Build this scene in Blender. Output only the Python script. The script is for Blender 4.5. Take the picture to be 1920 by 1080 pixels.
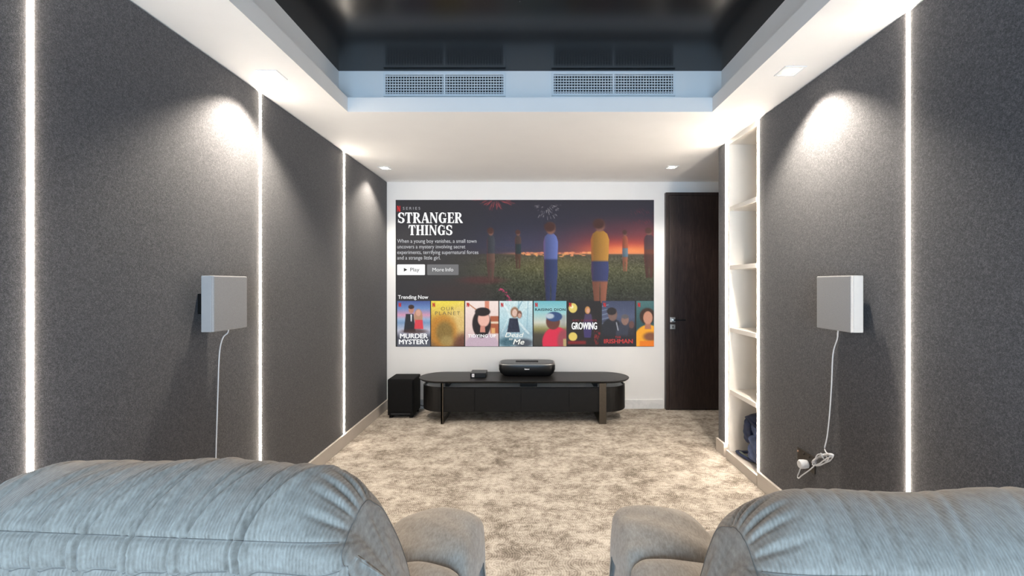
import bpy, bmesh, math, random
import numpy as np
from mathutils import Vector

random.seed(7)
rng = np.random.default_rng(7)
scene = bpy.context.scene
for o in list(bpy.data.objects):
    bpy.data.objects.remove(o)
C = scene.collection

# ------------------------------------------------------------------ camera
FPX = 850.0                      # focal length in pixels of the 1920 x 1080 frame
EYE = 1.285
cam_d = bpy.data.cameras.new('camera')
cam_d.sensor_width = 36.0
cam_d.lens = FPX / 1920.0 * 36.0
cam_d.shift_x = -35.0 / 1920.0
cam_d.shift_y = -8.0 / 1920.0
cam_d.clip_start = 0.02
cam = bpy.data.objects.new('camera', cam_d)
cam.location = (0, 0, EYE)
cam.rotation_euler = (math.pi / 2, 0, 0)
C.objects.link(cam)
scene.camera = cam

# ------------------------------------------------------------------ world, daylight, exposure
w = bpy.data.worlds.new('world')
scene.world = w
w.use_nodes = True
w.node_tree.nodes['Background'].inputs[0].default_value = (0.55, 0.72, 1.0, 1)
w.node_tree.nodes['Background'].inputs[1].default_value = 1.0

LED_STRENGTH = 20.0
SPOT_W = 38.0
DAY_W = 34.0
scene.view_settings.view_transform = 'Standard'
scene.view_settings.look = 'None'
scene.view_settings.exposure = 1.92
scene.view_settings.gamma = 1.0
scene.view_settings.use_curve_mapping = False

# daylight entering by the window in the wall behind the camera
ld = bpy.data.lights.new('window_daylight', 'AREA')
ld.shape = 'RECTANGLE'
ld.size = 2.3
ld.size_y = 1.45
ld.energy = DAY_W
ld.color = (0.45, 0.73, 1.0)
lo = bpy.data.objects.new('window_daylight', ld)
lo.location = (-0.02, -1.93, 1.07)
lo.rotation_euler = (math.pi / 2, 0, 0)
C.objects.link(lo)

# ------------------------------------------------------------------ room numbers
XL, XR = -1.48, 1.45
YB = 4.67
YREAR = -1.9
ZS = 2.335                       # soffit
ZT = 2.63                        # black ceiling
YT0, YT1 = -0.9, 2.77            # tray, lip edges
TXL, TXR = -1.118, 1.11
COVE = 0.096
LIP = 0.088
BASEH = 0.095

# ------------------------------------------------------------------ shader helper
class V:
    """A scalar socket with operators that add Math nodes."""
    def __init__(s, nt, sock): s.nt, s.k = nt, sock
    def _m(s, op, *a):
        n = s.nt.nodes.new('ShaderNodeMath'); n.operation = op
        for i, x in enumerate((s,) + a):
            if isinstance(x, V): s.nt.links.new(x.k, n.inputs[i])
            else: n.inputs[i].default_value = x
        return V(s.nt, n.outputs[0])
    def __add__(s, o): return s._m('ADD', o)
    __radd__ = __add__
    def __sub__(s, o): return s._m('SUBTRACT', o)
    def __mul__(s, o): return s._m('MULTIPLY', o)
    __rmul__ = __mul__
    def __truediv__(s, o): return s._m('DIVIDE', o)
    def floor(s): return s._m('FLOOR')
    def ceil(s): return s._m('CEIL')
    def fract(s): return s._m('FRACT')
    def sqrt(s): return s._m('SQRT')
    def abs(s): return s._m('ABSOLUTE')
    def mod(s, o): return s._m('FLOORED_MODULO', o)
    def sin(s): return s._m('SINE')
    def clamp(s):
        r = s._m('ADD', 0.0); r.k.node.use_clamp = True; return r

def new_mat(name):
    m = bpy.data.materials.new(name)
    m.use_nodes = True
    nt = m.node_tree
    return m, nt, nt.nodes['Principled BSDF']

def coord(nt, kind='Object'):
    return nt.nodes.new('ShaderNodeTexCoord').outputs[kind]

def noise(nt, vec, scale, detail=2.0, rough=0.5, stretch=None):
    if stretch:
        mp = nt.nodes.new('ShaderNodeMapping'); mp.inputs['Scale'].default_value = stretch
        nt.links.new(vec, mp.inputs['Vector']); vec = mp.outputs[0]
    n = nt.nodes.new('ShaderNodeTexNoise')
    n.inputs['Scale'].default_value = scale
    n.inputs['Detail'].default_value = detail
    n.inputs['Roughness'].default_value = rough
    nt.links.new(vec, n.inputs['Vector'])
    return V(nt, n.outputs['Fac'])

def ramp(nt, fac, stops):
    r = nt.nodes.new('ShaderNodeValToRGB')
    e = r.color_ramp.elements
    while len(e) < len(stops): e.new(0.5)
    for el, (p, c) in zip(e, stops):
        el.position = p; el.color = (c[0], c[1], c[2], 1)
    nt.links.new(fac.k if isinstance(fac, V) else fac, r.inputs[0])
    return r.outputs[0]

def bump(nt, bsdf, h, strength, dist):
    b = nt.nodes.new('ShaderNodeBump')
    b.inputs['Strength'].default_value = strength
    b.inputs['Distance'].default_value = dist
    nt.links.new(h.k, b.inputs['Height'])
    nt.links.new(b.outputs[0], bsdf.inputs['Normal'])

def plain(name, col, rough=0.5, metal=0.0, spec=0.5, var=0.0, scale=40.0, bmp=0.0):
    m, nt, b = new_mat(name)
    b.inputs['Roughness'].default_value = rough
    b.inputs['Metallic'].default_value = metal
    b.inputs['Specular IOR Level'].default_value = spec
    n = noise(nt, coord(nt), scale, 3.0)
    lo_ = [max(0, c * (1 - var)) for c in col]; hi_ = [min(1, c * (1 + var)) for c in col]
    nt.links.new(ramp(nt, n, [(0.3, lo_), (0.7, hi_)]), b.inputs['Base Color'])
    if bmp: bump(nt, b, n, bmp, 0.002)
    return m

def emit(name, col, strength):
    m, nt, b = new_mat(name)
    b.inputs['Base Color'].default_value = (0.05, 0.05, 0.05, 1)
    b.inputs['Roughness'].default_value = 0.9
    b.inputs['Specular IOR Level'].default_value = 0.0
    b.inputs['Emission Color'].default_value = (*col, 1)
    b.inputs['Emission Strength'].default_value = strength
    return m

# ------------------------------------------------------------------ materials
M = {}
M['white'] = plain('white_paint', (0.80, 0.79, 0.78), 0.65, var=0.01, scale=6)
M['ceil'] = plain('ceiling_paint', (0.82, 0.81, 0.80), 0.7, var=0.01, scale=6)
M['black_gloss'] = plain('black_stretch_film', (0.005, 0.005, 0.006), 0.2, spec=0.3, var=0.05)
M['star'] = emit('fibre_star', (0.8, 0.85, 1.0), 0.05)
M['base'] = plain('beige_baseboard', (0.50, 0.455, 0.41), 0.45, var=0.04, scale=9)
M['cream'] = plain('cream_laminate', (0.80, 0.76, 0.70), 0.4, var=0.02, scale=8)
M['led'] = emit('led_diffuser', (1.0, 0.885, 0.75), LED_STRENGTH)
M['alu'] = plain('aluminium', (0.75, 0.74, 0.72), 0.35, metal=0.9, var=0.03)
M['lamp'] = emit('lamp_lens', (1.0, 0.90, 0.75), 18.0)
M['fixture'] = plain('white_fixture', (0.85, 0.84, 0.82), 0.4, var=0.01)
M['grille'] = plain('grille_paint', (0.74, 0.76, 0.78), 0.45, var=0.02)
M['dark'] = plain('dark_void', (0.008, 0.009, 0.012), 0.8, var=0.1)
M['blackwood'] = plain('black_stained_wood', (0.0045, 0.0042, 0.0042), 0.45, spec=0.25, var=0.25, scale=30)
M['blacktop'] = plain('black_oak_top', (0.010, 0.0095, 0.0095), 0.42, spec=0.35, var=0.25, scale=22)
M['bronze'] = plain('bronze_metal', (0.085, 0.07, 0.054), 0.42, metal=0.75, var=0.08)
M['tray'] = plain('pale_lining', (0.86, 0.87, 0.88), 0.4, var=0.02)
M['plastic'] = plain('black_plastic', (0.005, 0.0055, 0.0065), 0.35, spec=0.4, var=0.1)
M['plastic_matt'] = plain('black_matt', (0.0032, 0.0032, 0.0036), 0.7, spec=0.15, var=0.15)
M['glass_top'] = plain('smoked_top', (0.010, 0.012, 0.014), 0.25, spec=0.25, var=0.1)
M['silver'] = plain('silver_rim', (0.30, 0.31, 0.31), 0.35, metal=0.8, var=0.03)
M['mark'] = plain('white_mark', (0.85, 0.86, 0.88), 0.4, var=0.01)
M['cable'] = plain('white_cable', (0.62, 0.63, 0.66), 0.4, var=0.02)
M['blackcable'] = plain('black_cable', (0.02, 0.02, 0.022), 0.5, var=0.05)
M['speaker'] = plain('light_grey_cloth', (0.33, 0.325, 0.325), 0.85, spec=0.2, var=0.06, scale=260, bmp=0.15)
M['speaker_case'] = plain('speaker_case', (0.29, 0.30, 0.31), 0.55, var=0.02)
M['socket'] = plain('bronze_socket', (0.035, 0.029, 0.024), 0.4, metal=0.4, var=0.05)
M['pin'] = plain('pin_screw', (0.6, 0.4, 0.3), 0.35, metal=0.6, var=0.05)
M['steel'] = plain('brushed_steel', (0.62, 0.62, 0.62), 0.3, metal=0.9, var=0.05)
M['navy'] = plain('navy_nylon', (0.012, 0.022, 0.065), 0.6, var=0.35, scale=30, bmp=0.3)
M['bluegrey'] = plain('blue_nylon', (0.075, 0.105, 0.21), 0.65, var=0.3, scale=25, bmp=0.3)
M['strapgrey'] = plain('strap_padding', (0.16, 0.18, 0.16), 0.8, var=0.3, scale=30)

def marble():
    m, nt, b = new_mat('white_marble')
    v = noise(nt, coord(nt), 5.0, 6.0, 0.65)
    d = (v - 0.5).abs()
    nt.links.new(ramp(nt, d, [(0.0, (0.66, 0.67, 0.68)), (0.08, (0.74, 0.74, 0.75)), (0.3, (0.78, 0.78, 0.78))]), b.inputs['Base Color'])
    b.inputs['Roughness'].default_value = 0.25
    return m
M['marble'] = marble()

def wall_fabric():
    m, nt, b = new_mat('charcoal_wool')
    co = coord(nt)
    n1 = noise(nt, co, 310.0, 3.0, 0.7)
    n2 = noise(nt, co, 130.0, 2.0, 0.5)
    n3 = noise(nt, co, 1.2, 2.0)
    f = n1 * 0.75 + n2 * 0.30 + n3 * 0.06
    nt.links.new(ramp(nt, f, [(0.36, (0.030, 0.029, 0.032)), (0.54, (0.067, 0.065, 0.070)), (0.74, (0.150, 0.146, 0.152))]), b.inputs['Base Color'])
    b.inputs['Roughness'].default_value = 0.95
    b.inputs['Specular IOR Level'].default_value = 0.15
    b.inputs['Sheen Weight'].default_value = 0.15
    bump(nt, b, n1, 0.35, 0.003)
    return m
M['fabric'] = wall_fabric()

def carpet():
    m, nt, b = new_mat('patterned_carpet')
    co = coord(nt)
    sp = nt.nodes.new('ShaderNodeSeparateXYZ'); nt.links.new(co, sp.inputs[0])
    wn = noise(nt, co, 2.5, 2.0)
    x = V(nt, sp.outputs[0]); y = V(nt, sp.outputs[1])
    W, H = 0.073, 0.064
    yy = y / H
    row = yy.floor()
    v = (yy.fract() - 0.5) * (H / W)
    sgn = row.mod(2.0) * 2.0 - 1.0
    u = x / W * sgn + (row * 0.5).floor() * 0.37
    q = (1.0 - v * v if False else (v * v * -1.0 + 1.0)).sqrt()
    i = (u - q).ceil()
    du = u - i
    dist = (du * du + v * v).sqrt()
    ring = (dist * 6.0).fract()
    line = ((ring - 0.5).abs() * 2.0)                       # 0..1 triangle
    line = ((line - 0.45) * 2.6).clamp()
    mot1 = noise(nt, co, 9.0, 8.0, 0.76, (0.85, 1.0, 1.0))
    mot2 = noise(nt, co, 2.4, 3.0, 0.6)
    mot3 = noise(nt, co, 45.0, 3.0, 0.65, (0.8, 1.2, 1.0))
    mott = mot1 * 0.62 + mot2 * 0.24 + mot3 * 0.32
    fib = noise(nt, co, 420.0, 2.0, 0.6)
    dark = ramp(nt, mott, [(0.46, (0.120, 0.101, 0.084)), (0.55, (0.24, 0.206, 0.174)), (0.62, (0.39, 0.345, 0.298)), (0.71, (0.53, 0.482, 0.425))])
    light = ramp(nt, mott, [(0.46, (0.25, 0.21, 0.172)), (0.58, (0.48, 0.425, 0.362)), (0.71, (0.66, 0.60, 0.53))])
    mx = nt.nodes.new('ShaderNodeMix'); mx.data_type = 'RGBA'
    f = line * (fib * 0.5 + 0.42)
    nt.links.new(f.clamp().k, mx.inputs[0])
    nt.links.new(dark, mx.inputs[6]); nt.links.new(light, mx.inputs[7])
    nt.links.new(mx.outputs[2], b.inputs['Base Color'])
    b.inputs['Roughness'].default_value = 0.95
    b.inputs['Specular IOR Level'].default_value = 0.1
    bump(nt, b, line * 0.5 + fib * 0.4, 0.4, 0.003)
    return m
M['carpet'] = carpet()

def door_wood():
    m, nt, b = new_mat('dark_walnut')
    co = coord(nt)
    n = noise(nt, co, 9.0, 5.0, 0.6, (9.0, 1.0, 0.8))
    n2 = noise(nt, co, 60.0, 3.0, 0.6, (6.0, 1.0, 0.35))
    f = n * 0.6 + n2 * 0.4
    nt.links.new(ramp(nt, f, [(0.35, (0.010, 0.0055, 0.005)), (0.5, (0.024, 0.0135, 0.0115)), (0.68, (0.044, 0.027, 0.023))]), b.inputs['Base Color'])
    b.inputs['Roughness'].default_value = 0.42
    bump(nt, b, f, 0.2, 0.002)
    return m
M['walnut'] = door_wood()

def upholstery(name, cord):
    m, nt, b = new_mat(name)
    co = coord(nt)
    sp = nt.nodes.new('ShaderNodeSeparateXYZ'); nt.links.new(co, sp.inputs[0])
    n1 = noise(nt, co, 38.0, 5.0, 0.7)
    n2 = noise(nt, co, 260.0, 3.0, 0.6, (1.0, 0.35, 0.35))
    n3 = noise(nt, co, 6.0, 3.0, 0.6)
    f = n1 * 0.35 + n2 * 0.45 + n3 * 0.25
    h = n2 * 0.35 + n1 * 0.15
    if cord:
        wob = noise(nt, co, 14.0, 2.0)
        s = ((V(nt, sp.outputs[0]) + wob * 0.0012) * (2 * math.pi / 0.0052)).sin()
        h = h + s * 0.22
        f = f + s * 0.04
    nt.links.new(ramp(nt, f, [(0.34, (0.218, 0.182, 0.149)), (0.53, (0.338, 0.290, 0.243)), (0.72, (0.455, 0.40, 0.342))]), b.inputs['Base Color'])
    b.inputs['Roughness'].default_value = 0.9
    b.inputs['Specular IOR Level'].default_value = 0.15
    b.inputs['Sheen Weight'].default_value = 0.25
    b.inputs['Sheen Roughness'].default_value = 0.5
    bump(nt, b, h, 0.55, 0.0016)
    return m
M['cord'] = upholstery('ribbed_chenille', True)
M['chenille'] = upholstery('plain_chenille', False)
M['piping'] = plain('seam_thread', (0.22, 0.19, 0.165), 0.9, var=0.1)

# ------------------------------------------------------------------ mesh helpers
def mesh_obj(name, verts, faces, mat, parent=None, smooth=False, loc=None):
    me = bpy.data.meshes.new(name)
    me.from_pydata([tuple(v) for v in verts], [], [tuple(f) for f in faces])
    me.update()
    if smooth:
        me.polygons.foreach_set('use_smooth', [True] * len(me.polygons))
    me.materials.append(mat)
    o = bpy.data.objects.new(name, me)
    C.objects.link(o)
    if parent: o.parent = parent
    if loc: o.location = loc
    return o

def bm_obj(name, bm, mat, parent=None, smooth=False):
    me = bpy.data.meshes.new(name)
    bmesh.ops.recalc_face_normals(bm, faces=bm.faces)
    bm.to_mesh(me); bm.free()
    if smooth: me.polygons.foreach_set('use_smooth', [True] * len(me.polygons))
    me.materials.append(mat)
    o = bpy.data.objects.new(name, me)
    C.objects.link(o)
    if parent: o.parent = parent
    return o

def box(name, x0, x1, y0, y1, z0, z1, mat, parent=None, bevel=0.0, seg=2):
    """An axis box given in world coordinates (relative to an unrotated parent)."""
    d = root(parent)
    bm = bmesh.new()
    bmesh.ops.create_cube(bm, size=1.0)
    for v in bm.verts:
        v.co = Vector(((x0 + x1) / 2 + v.co.x * (x1 - x0), (y0 + y1) / 2 + v.co.y * (y1 - y0), (z0 + z1) / 2 + v.co.z * (z1 - z0))) - d
    if bevel:
        bmesh.ops.bevel(bm, geom=list(bm.edges), offset=bevel, segments=seg, profile=0.6, affect='EDGES')
    return bm_obj(name, bm, mat, parent, smooth=False)

def root(parent):
    d = Vector((0, 0, 0))
    p = parent
    while p is not None:
        d += Vector(p.location); p = p.parent
    return d

def boxes(name, lst, mat, parent=None):
    d = root(parent)
    V_, F_ = [], []
    for (x0, x1, y0, y1, z0, z1) in lst:
        b = len(V_)
        for x in (x0, x1):
            for y in (y0, y1):
                for z in (z0, z1):
                    V_.append((x - d.x, y - d.y, z - d.z))
        F_ += [[b + k for k in f] for f in ((0, 1, 3, 2), (4, 6, 7, 5), (0, 4, 5, 1), (2, 3, 7, 6), (0, 2, 6, 4), (1, 5, 7, 3))]
    return mesh_obj(name, V_, F_, mat, parent)

def smooth_path(pts, n=8):
    P = [Vector(p) for p in pts]
    out = []
    for i in range(len(P) - 1):
        p0 = P[max(i - 1, 0)]; p1 = P[i]; p2 = P[i + 1]; p3 = P[min(i + 2, len(P) - 1)]
        for k in range(n):
            t = k / n
            out.append(0.5 * ((2 * p1) + (p2 - p0) * t + (2 * p0 - 5 * p1 + 4 * p2 - p3) * t * t + (3 * p1 - p0 - 3 * p2 + p3) * t ** 3))
    out.append(P[-1])
    return out

def tube(name, pts, r, mat, parent=None, n=8, sides=8, flat=1.0):
    d = root(parent)
    P = smooth_path(pts, n)
    V_, F_ = [], []
    up = Vector((0.13, 0.21, 0.97))
    for i, p in enumerate(P):
        t = (P[min(i + 1, len(P) - 1)] - P[max(i - 1, 0)]).normalized()
        a = t.cross(up)
        if a.length < 1e-3: a = t.cross(Vector((1, 0, 0)))
        a.normalize(); bb = t.cross(a).normalized()
        up = -(t.cross(a)) if False else up
        for k in range(sides):
            an = 2 * math.pi * k / sides
            V_.append(p + a * math.cos(an) * r + bb * math.sin(an) * r * flat - d)
    for i in range(len(P) - 1):
        for k in range(sides):
            k2 = (k + 1) % sides
            F_.append((i * sides + k, i * sides + k2, (i + 1) * sides + k2, (i + 1) * sides + k))
    F_.append(tuple(range(sides))[::-1])
    F_.append(tuple(range((len(P) - 1) * sides, len(P) * sides)))
    return mesh_obj(name, V_, F_, mat, parent, smooth=True)

def loft(name, rings, mat, parent=None, smooth=True, cap0=True, cap1=True):
    """rings: list of equally long closed point loops, world coordinates."""
    d = root(parent)
    n = len(rings[0])
    V_ = [Vector(p) - d for r in rings for p in r]
    F_ = []
    for i in range(len(rings) - 1):
        for k in range(n):
            k2 = (k + 1) % n
            F_.append((i * n + k, i * n + k2, (i + 1) * n + k2, (i + 1) * n + k))
    if cap0: F_.append(tuple(range(n))[::-1])
    if cap1: F_.append(tuple(range((len(rings) - 1) * n, len(rings) * n)))
    o = mesh_obj(name, V_, F_, mat, parent, smooth=False)
    if smooth:
        me = o.data
        for p in me.polygons:
            p.use_smooth = len(p.vertices) == 4
    return o

def stadium(cx, cy, half, r, z, n=24):
    pts = []
    for k in range(n + 1):
        a = -math.pi / 2 + math.pi * k / n
        pts.append((cx + half - r + r * math.cos(a), cy + r * math.sin(a), z))
    for k in range(n + 1):
        a = math.pi / 2 + math.pi * k / n
        pts.append((cx - half + r + r * math.cos(a), cy + r * math.sin(a), z))
    return pts

def superrect(cx, cy, hx, hy, z, p=4.0, n=64):
    out = []
    for k in range(n):
        a = 2 * math.pi * k / n
        c, s = math.cos(a), math.sin(a)
        out.append((cx + hx * math.copysign(abs(c) ** (2 / p), c), cy + hy * math.copysign(abs(s) ** (2 / p), s), z))
    return out

def empty(name, loc, label, cat, group=None):
    o = bpy.data.objects.new(name, None)
    o.location = loc
    o.empty_display_size = 0.1
    C.objects.link(o)
    tag(o, label, cat, group)
    return o

def tag(o, label, cat=None, group=None, kind=None):
    if label: o['label'] = label
    if cat: o['category'] = cat
    if group: o['group'] = group
    if kind: o['kind'] = kind
    return o

def struct(o, label, cat):
    return tag(o, label, cat, None, 'structure')

# ------------------------------------------------------------------ the room
floor = struct(box('floor', -1.62, 2.7, YREAR - 0.1, YB + 0.1, -0.06, 0.0, M['carpet']),
               'beige and taupe mottled carpet with swirling arc pattern', 'floor')

wall_back = struct(box('wall_back', -1.62, 2.7, YB, YB + 0.1, 0, 2.75, M['white']),
                   'white painted end wall behind the projected picture', 'wall')

# left wall: backing, then fabric panels with light strips in the joints
GAP = 0.0078
YL = [1.341, 2.481, 3.594]
wall_left = struct(boxes('wall_left', [(-1.62, XL - 0.016, YREAR - 0.1, YB, 0, 2.75)], M['dark']),
                   'charcoal fabric panelled wall on the left with vertical light strips', 'wall')
def panels(wall, x0, x1, edges):
    for i, (a, b) in enumerate(edges):
        box('fabric_panel', x0, x1, a, b, BASEH, ZS - 0.004, M['fabric'], wall, bevel=0.004)
panels(wall_left, XL - 0.016, XL, [(YREAR, YL[0] - GAP), (YL[0] + GAP, YL[1] - GAP), (YL[1] + GAP, YL[2] - GAP), (YL[2] + GAP, YB)])

# right wall with a shelf niche and an end at the entrance alcove
NY0, NY1, NZ0, NZ1 = 2.915, 3.305, 0.066, 2.30
YR = [1.741, 2.887, 3.358]
YEND = 3.50
XBK = 1.80
wall_right = struct(boxes('wall_right', [(XR + 0.016, XBK, YREAR - 0.1, NY0 - 0.018, 0, 2.75), (XR + 0.016, XBK, NY1 + 0.032, YEND, 0, 2.75),
                                         (XR + 0.016, XBK, NY0, NY1, ZS, 2.75), (XBK - 0.02, XBK + 0.02, NY0, NY1, 0, 2.75),
                                         (XBK, 2.7, YEND - 0.05, YEND, 0, 2.75)], M['dark']),
                    'charcoal fabric panelled wall on the right with shelf niche', 'wall')
panels(wall_right, XR, XR + 0.016, [(YREAR, YR[0] - GAP), (YR[0] + GAP, YR[1] - GAP), (YR[2] + GAP, YEND)])
wall_alcove = struct(box('wall_alcove', 2.6, 2.7, YEND, YB, 0, 2.75, M['white']), 'white side wall of the entrance alcove', 'wall')

# rear wall with the window that lets the daylight in
wall_rear = struct(boxes('wall_rear', [(-1.62, -1.17, YREAR - 0.1, YREAR, 0, 2.75), (1.13, 2.7, YREAR - 0.1, YREAR, 0, 2.75),
                                       (-1.17, 1.13, YREAR - 0.1, YREAR, 0, 0.33), (-1.17, 1.13, YREAR - 0.1, YREAR, 1.81, 2.75)], M['white']),
                   'white wall behind the seats with a wide window', 'wall')
win = struct(boxes('window_1', [(-1.17, -1.12, -1.92, -1.87, 0.33, 1.81), (1.08, 1.13, -1.92, -1.87, 0.33, 1.81), (-1.12, 1.08, -1.92, -1.87, 0.33, 0.38),
                                (-1.12, 1.08, -1.92, -1.87, 1.76, 1.81), (-0.045, 0.005, -1.92, -1.87, 0.38, 1.76)], M['fixture']),
             'white framed window in the rear wall', 'window')

# ceiling: soffit ring with a lip, cove and the black film
cl = [(-1.62, TXL, YREAR - 0.1, YB, ZS, ZS + LIP), (TXR, 2.7, YREAR - 0.1, YB, ZS, ZS + LIP),
      (TXL, TXR, YT1, YB, ZS, ZS + LIP), (TXL, TXR, YREAR - 0.1, YT0, ZS, ZS + LIP),
      (-1.62, TXL - COVE, YREAR - 0.1, YB, ZS + LIP, ZT + 0.02), (TXR + COVE, 2.7, YREAR - 0.1, YB, ZS + LIP, ZT + 0.02),
      (TXL - COVE, TXR + COVE, YT1 + COVE, YB, ZS + LIP, ZT + 0.02), (TXL - COVE, TXR + COVE, YREAR - 0.1, YT0 - COVE, ZS + LIP, ZT + 0.02)]
ceiling = struct(boxes('ceiling', cl, M['ceil']), 'white plaster ceiling border around a sunken black tray', 'ceiling')
film = box('stretch_film', TXL - COVE, TXR + COVE, YT0 - COVE, YT1 + COVE, ZT, ZT + 0.02, M['black_gloss'], ceiling)
film['label'] = 'glossy black stretched ceiling film'
sv, sf = [], []
for k in range(90):
    x = random.uniform(TXL, TXR); y = random.uniform(0.9, YT1 - 0.05); r = random.choice([0.0014, 0.0018, 0.0024]); b0 = len(sv)
    for (dx, dy) in ((-1, 0), (0, -1), (1, 0), (0, 1)): sv.append((x + dx * r, y + dy * r, ZT - 0.0006))
    sv.append((x, y, ZT - 0.002))
    sf += [(b0, b0 + 1, b0 + 4), (b0 + 1, b0 + 2, b0 + 4), (b0 + 2, b0 + 3, b0 + 4), (b0 + 3, b0, b0 + 4)]
st = mesh_obj('star_points', sv, sf, M['star'], ceiling); st['kind'] = 'stuff'

# baseboards
T = 0.014
struct(box('baseboard_left', XL - 0.01, XL + T, YREAR, YB, 0, BASEH, M['base'], bevel=0.002), 'beige baseboard along the left fabric wall', 'baseboard')
struct(box('baseboard_right', XR - T, XR + 0.014, YREAR, NY0 - 0.04, 0, BASEH, M['base'], bevel=0.002), 'beige baseboard under the right fabric wall', 'baseboard')
struct(box('baseboard_end', XR - T, XR + 0.014, YR[2] + 0.012, YEND + T, 0, BASEH, M['base'], bevel=0.002), 'short beige baseboard at the end of the right wall', 'baseboard')
struct(box('baseboard_back', XL + T, 1.362, YB - 0.016, YB, 0, BASEH, M['marble'], bevel=0.002), 'white marble baseboard below the projected picture', 'baseboard')

# door in the alcove
DX0, DX1, DZ = 1.378, 2.33, 2.215
door = struct(boxes('door_1', [(DX0, DX0 + 0.03, YB - 0.055, YB, 0.0, DZ), (DX1 - 0.03, DX1, YB - 0.055, YB, 0.0, DZ), (DX0 + 0.03, DX1 - 0.03, YB - 0.055, YB, DZ - 0.03, DZ)], M['walnut']),
              'tall dark walnut door in the far right corner', 'door')
box('door_leaf', DX0 + 0.033, DX1 - 0.033, YB - 0.062, YB - 0.002, 0.006, DZ - 0.033, M['walnut'], door, bevel=0.002)
hx = 1.42
rs = box('handle_plate', hx - 0.003, hx + 0.047, YB - 0.074, YB - 0.062, 0.895, 0.945, M['steel'], door, bevel=0.002)
box('lever', hx + 0.02, hx + 0.14, YB - 0.115, YB - 0.1, 0.912, 0.926, M['plastic'], rs, bevel=0.003)
box('lever_stem', hx + 0.014, hx + 0.03, YB - 0.108, YB - 0.07, 0.911, 0.927, M['steel'], rs, bevel=0.003)
kp = box('lock_plate', hx - 0.003, hx + 0.047, YB - 0.074, YB - 0.062, 0.824, 0.872, M['steel'], door, bevel=0.002)
box('keyhole', hx + 0.018, hx + 0.026, YB - 0.0755, YB - 0.073, 0.838, 0.858, M['dark'], kp)

# ------------------------------------------------------------------ built-in shelf
sh = empty('shelf_unit', (XR + 0.01, (NY0 + NY1) / 2, 0.0), 'cream built-in open shelf recessed in the right wall', 'shelf')
XF, XI = XR - 0.001, XBK - 0.03
box('side_panel', XF, XI, NY1, NY1 + 0.03, 0.0, ZS - 0.002, M['cream'], sh)
box('side_panel', XF + 0.004, XI, NY0 - 0.016, NY0, 0.0, ZS - 0.002, M['cream'], sh)
box('back_panel', XI - 0.012, XI, NY0, NY1, 0.0, ZS - 0.002, M['cream'], sh)
box('top_panel', XF, XI - 0.012, NY0, NY1, NZ1, ZS - 0.002, M['cream'], sh)
box('plinth', XF - 0.012, XI - 0.012, NY0 - 0.03, NY1 + 0.03, 0.0, NZ0 - 0.001, M['base'], sh, bevel=0.002)
for z in (0.515, 0.965, 1.418, 1.845):
    box('shelf_board', XF + 0.002, XI - 0.012, NY0, NY1, z - 0.03, z, M['cream'], sh, bevel=0.001)

# ------------------------------------------------------------------ light strips
def led(x, y, side, label, z0=BASEH + 0.002):
    """side +1: on the left wall, glowing towards +x."""
    t = empty('light_strip', (x, y, z0), label, 'light strip', 'vertical light strips in the wall joints')
    rings = []
    for z in (z0, ZS - 0.004):
        r = []
        for k in range(9):
            a = -math.pi / 2 + math.pi * k / 8
            r.append((x + side * (0.0005 + 0.0055 * math.cos(a)), y + 0.0063 * math.sin(a), z))
        r += [(x - side * 0.011, y + 0.0063, z), (x - side * 0.011, y - 0.0063, z)]
        rings.append(r)
    loft('diffuser', rings, M['led'], t, smooth=False)
    boxes('profile', [(min(x - side * 0.0155, x - side * 0.011), max(x - side * 0.0155, x - side * 0.011), y - 0.0076, y + 0.0076, z0, ZS - 0.004)], M['alu'], t)
    return t
led(XL, YL[0], 1, 'glowing vertical light strip on the left wall nearest the viewer')
led(XL, YL[1], 1, 'glowing vertical light strip just beyond the left wall speaker')
led(XL, YL[2], 1, 'farthest glowing vertical light strip on the left wall near the subwoofer')
led(XR, YR[0], -1, 'glowing vertical light strip on the right wall nearest the viewer')
led(XR, YR[1], -1, 'glowing vertical light strip at the near edge of the shelf niche')
led(XR, YR[2], -1, 'glowing vertical light strip at the far edge of the shelf niche')

# ------------------------------------------------------------------ downlights
def downlight(x, y, label, watts=SPOT_W):
    t = empty('downlight', (x, y, ZS), label, 'downlight', 'square recessed ceiling downlights')
    o, i = 0.052, 0.041
    z0, z1 = ZS - 0.004, ZS
    boxes('bezel', [(x - o, x + o, y - o, y - i, z0, z1), (x - o, x + o, y + i, y + o, z0, z1), (x - o, x - i, y - i, y + i, z0, z1), (x + i, x + o, y - i, y + i, z0, z1)], M['grille'], t)
    n = 24
    box('reflector', x - i, x + i, y - i, y + i, ZS - 0.0015, ZS - 0.0005, M['fixture'], t)
    loft('lens', [[(x + 0.026 * math.cos(2 * math.pi * k / n), y + 0.026 * math.sin(2 * math.pi * k / n), z) for k in range(n)] for z in (ZS - 0.001, ZS - 0.0035)], M['lamp'], t)
    l = bpy.data.lights.new('downlight_beam', 'SPOT')
    l.energy = watts; l.color = (1.0, 0.905, 0.77)
    l.spot_size = math.radians(118); l.spot_blend = 0.55; l.shadow_soft_size = 0.025
    lo = bpy.data.objects.new('downlight_beam', l)
    C.objects.link(lo); lo.parent = t; lo.location = (0, 0, -0.012)
    return t
downlight(-1.30, 2.277, 'square ceiling downlight above the left wall speaker')
downlight(1.28, 2.237, 'square ceiling downlight above the right wall speaker')
downlight(-1.32, 4.11, 'small square ceiling downlight in the far left corner above the subwoofer', SPOT_W * 0.3)
downlight(1.27, 4.08, 'small square ceiling downlight in front of the dark door', SPOT_W * 0.3)

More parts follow.
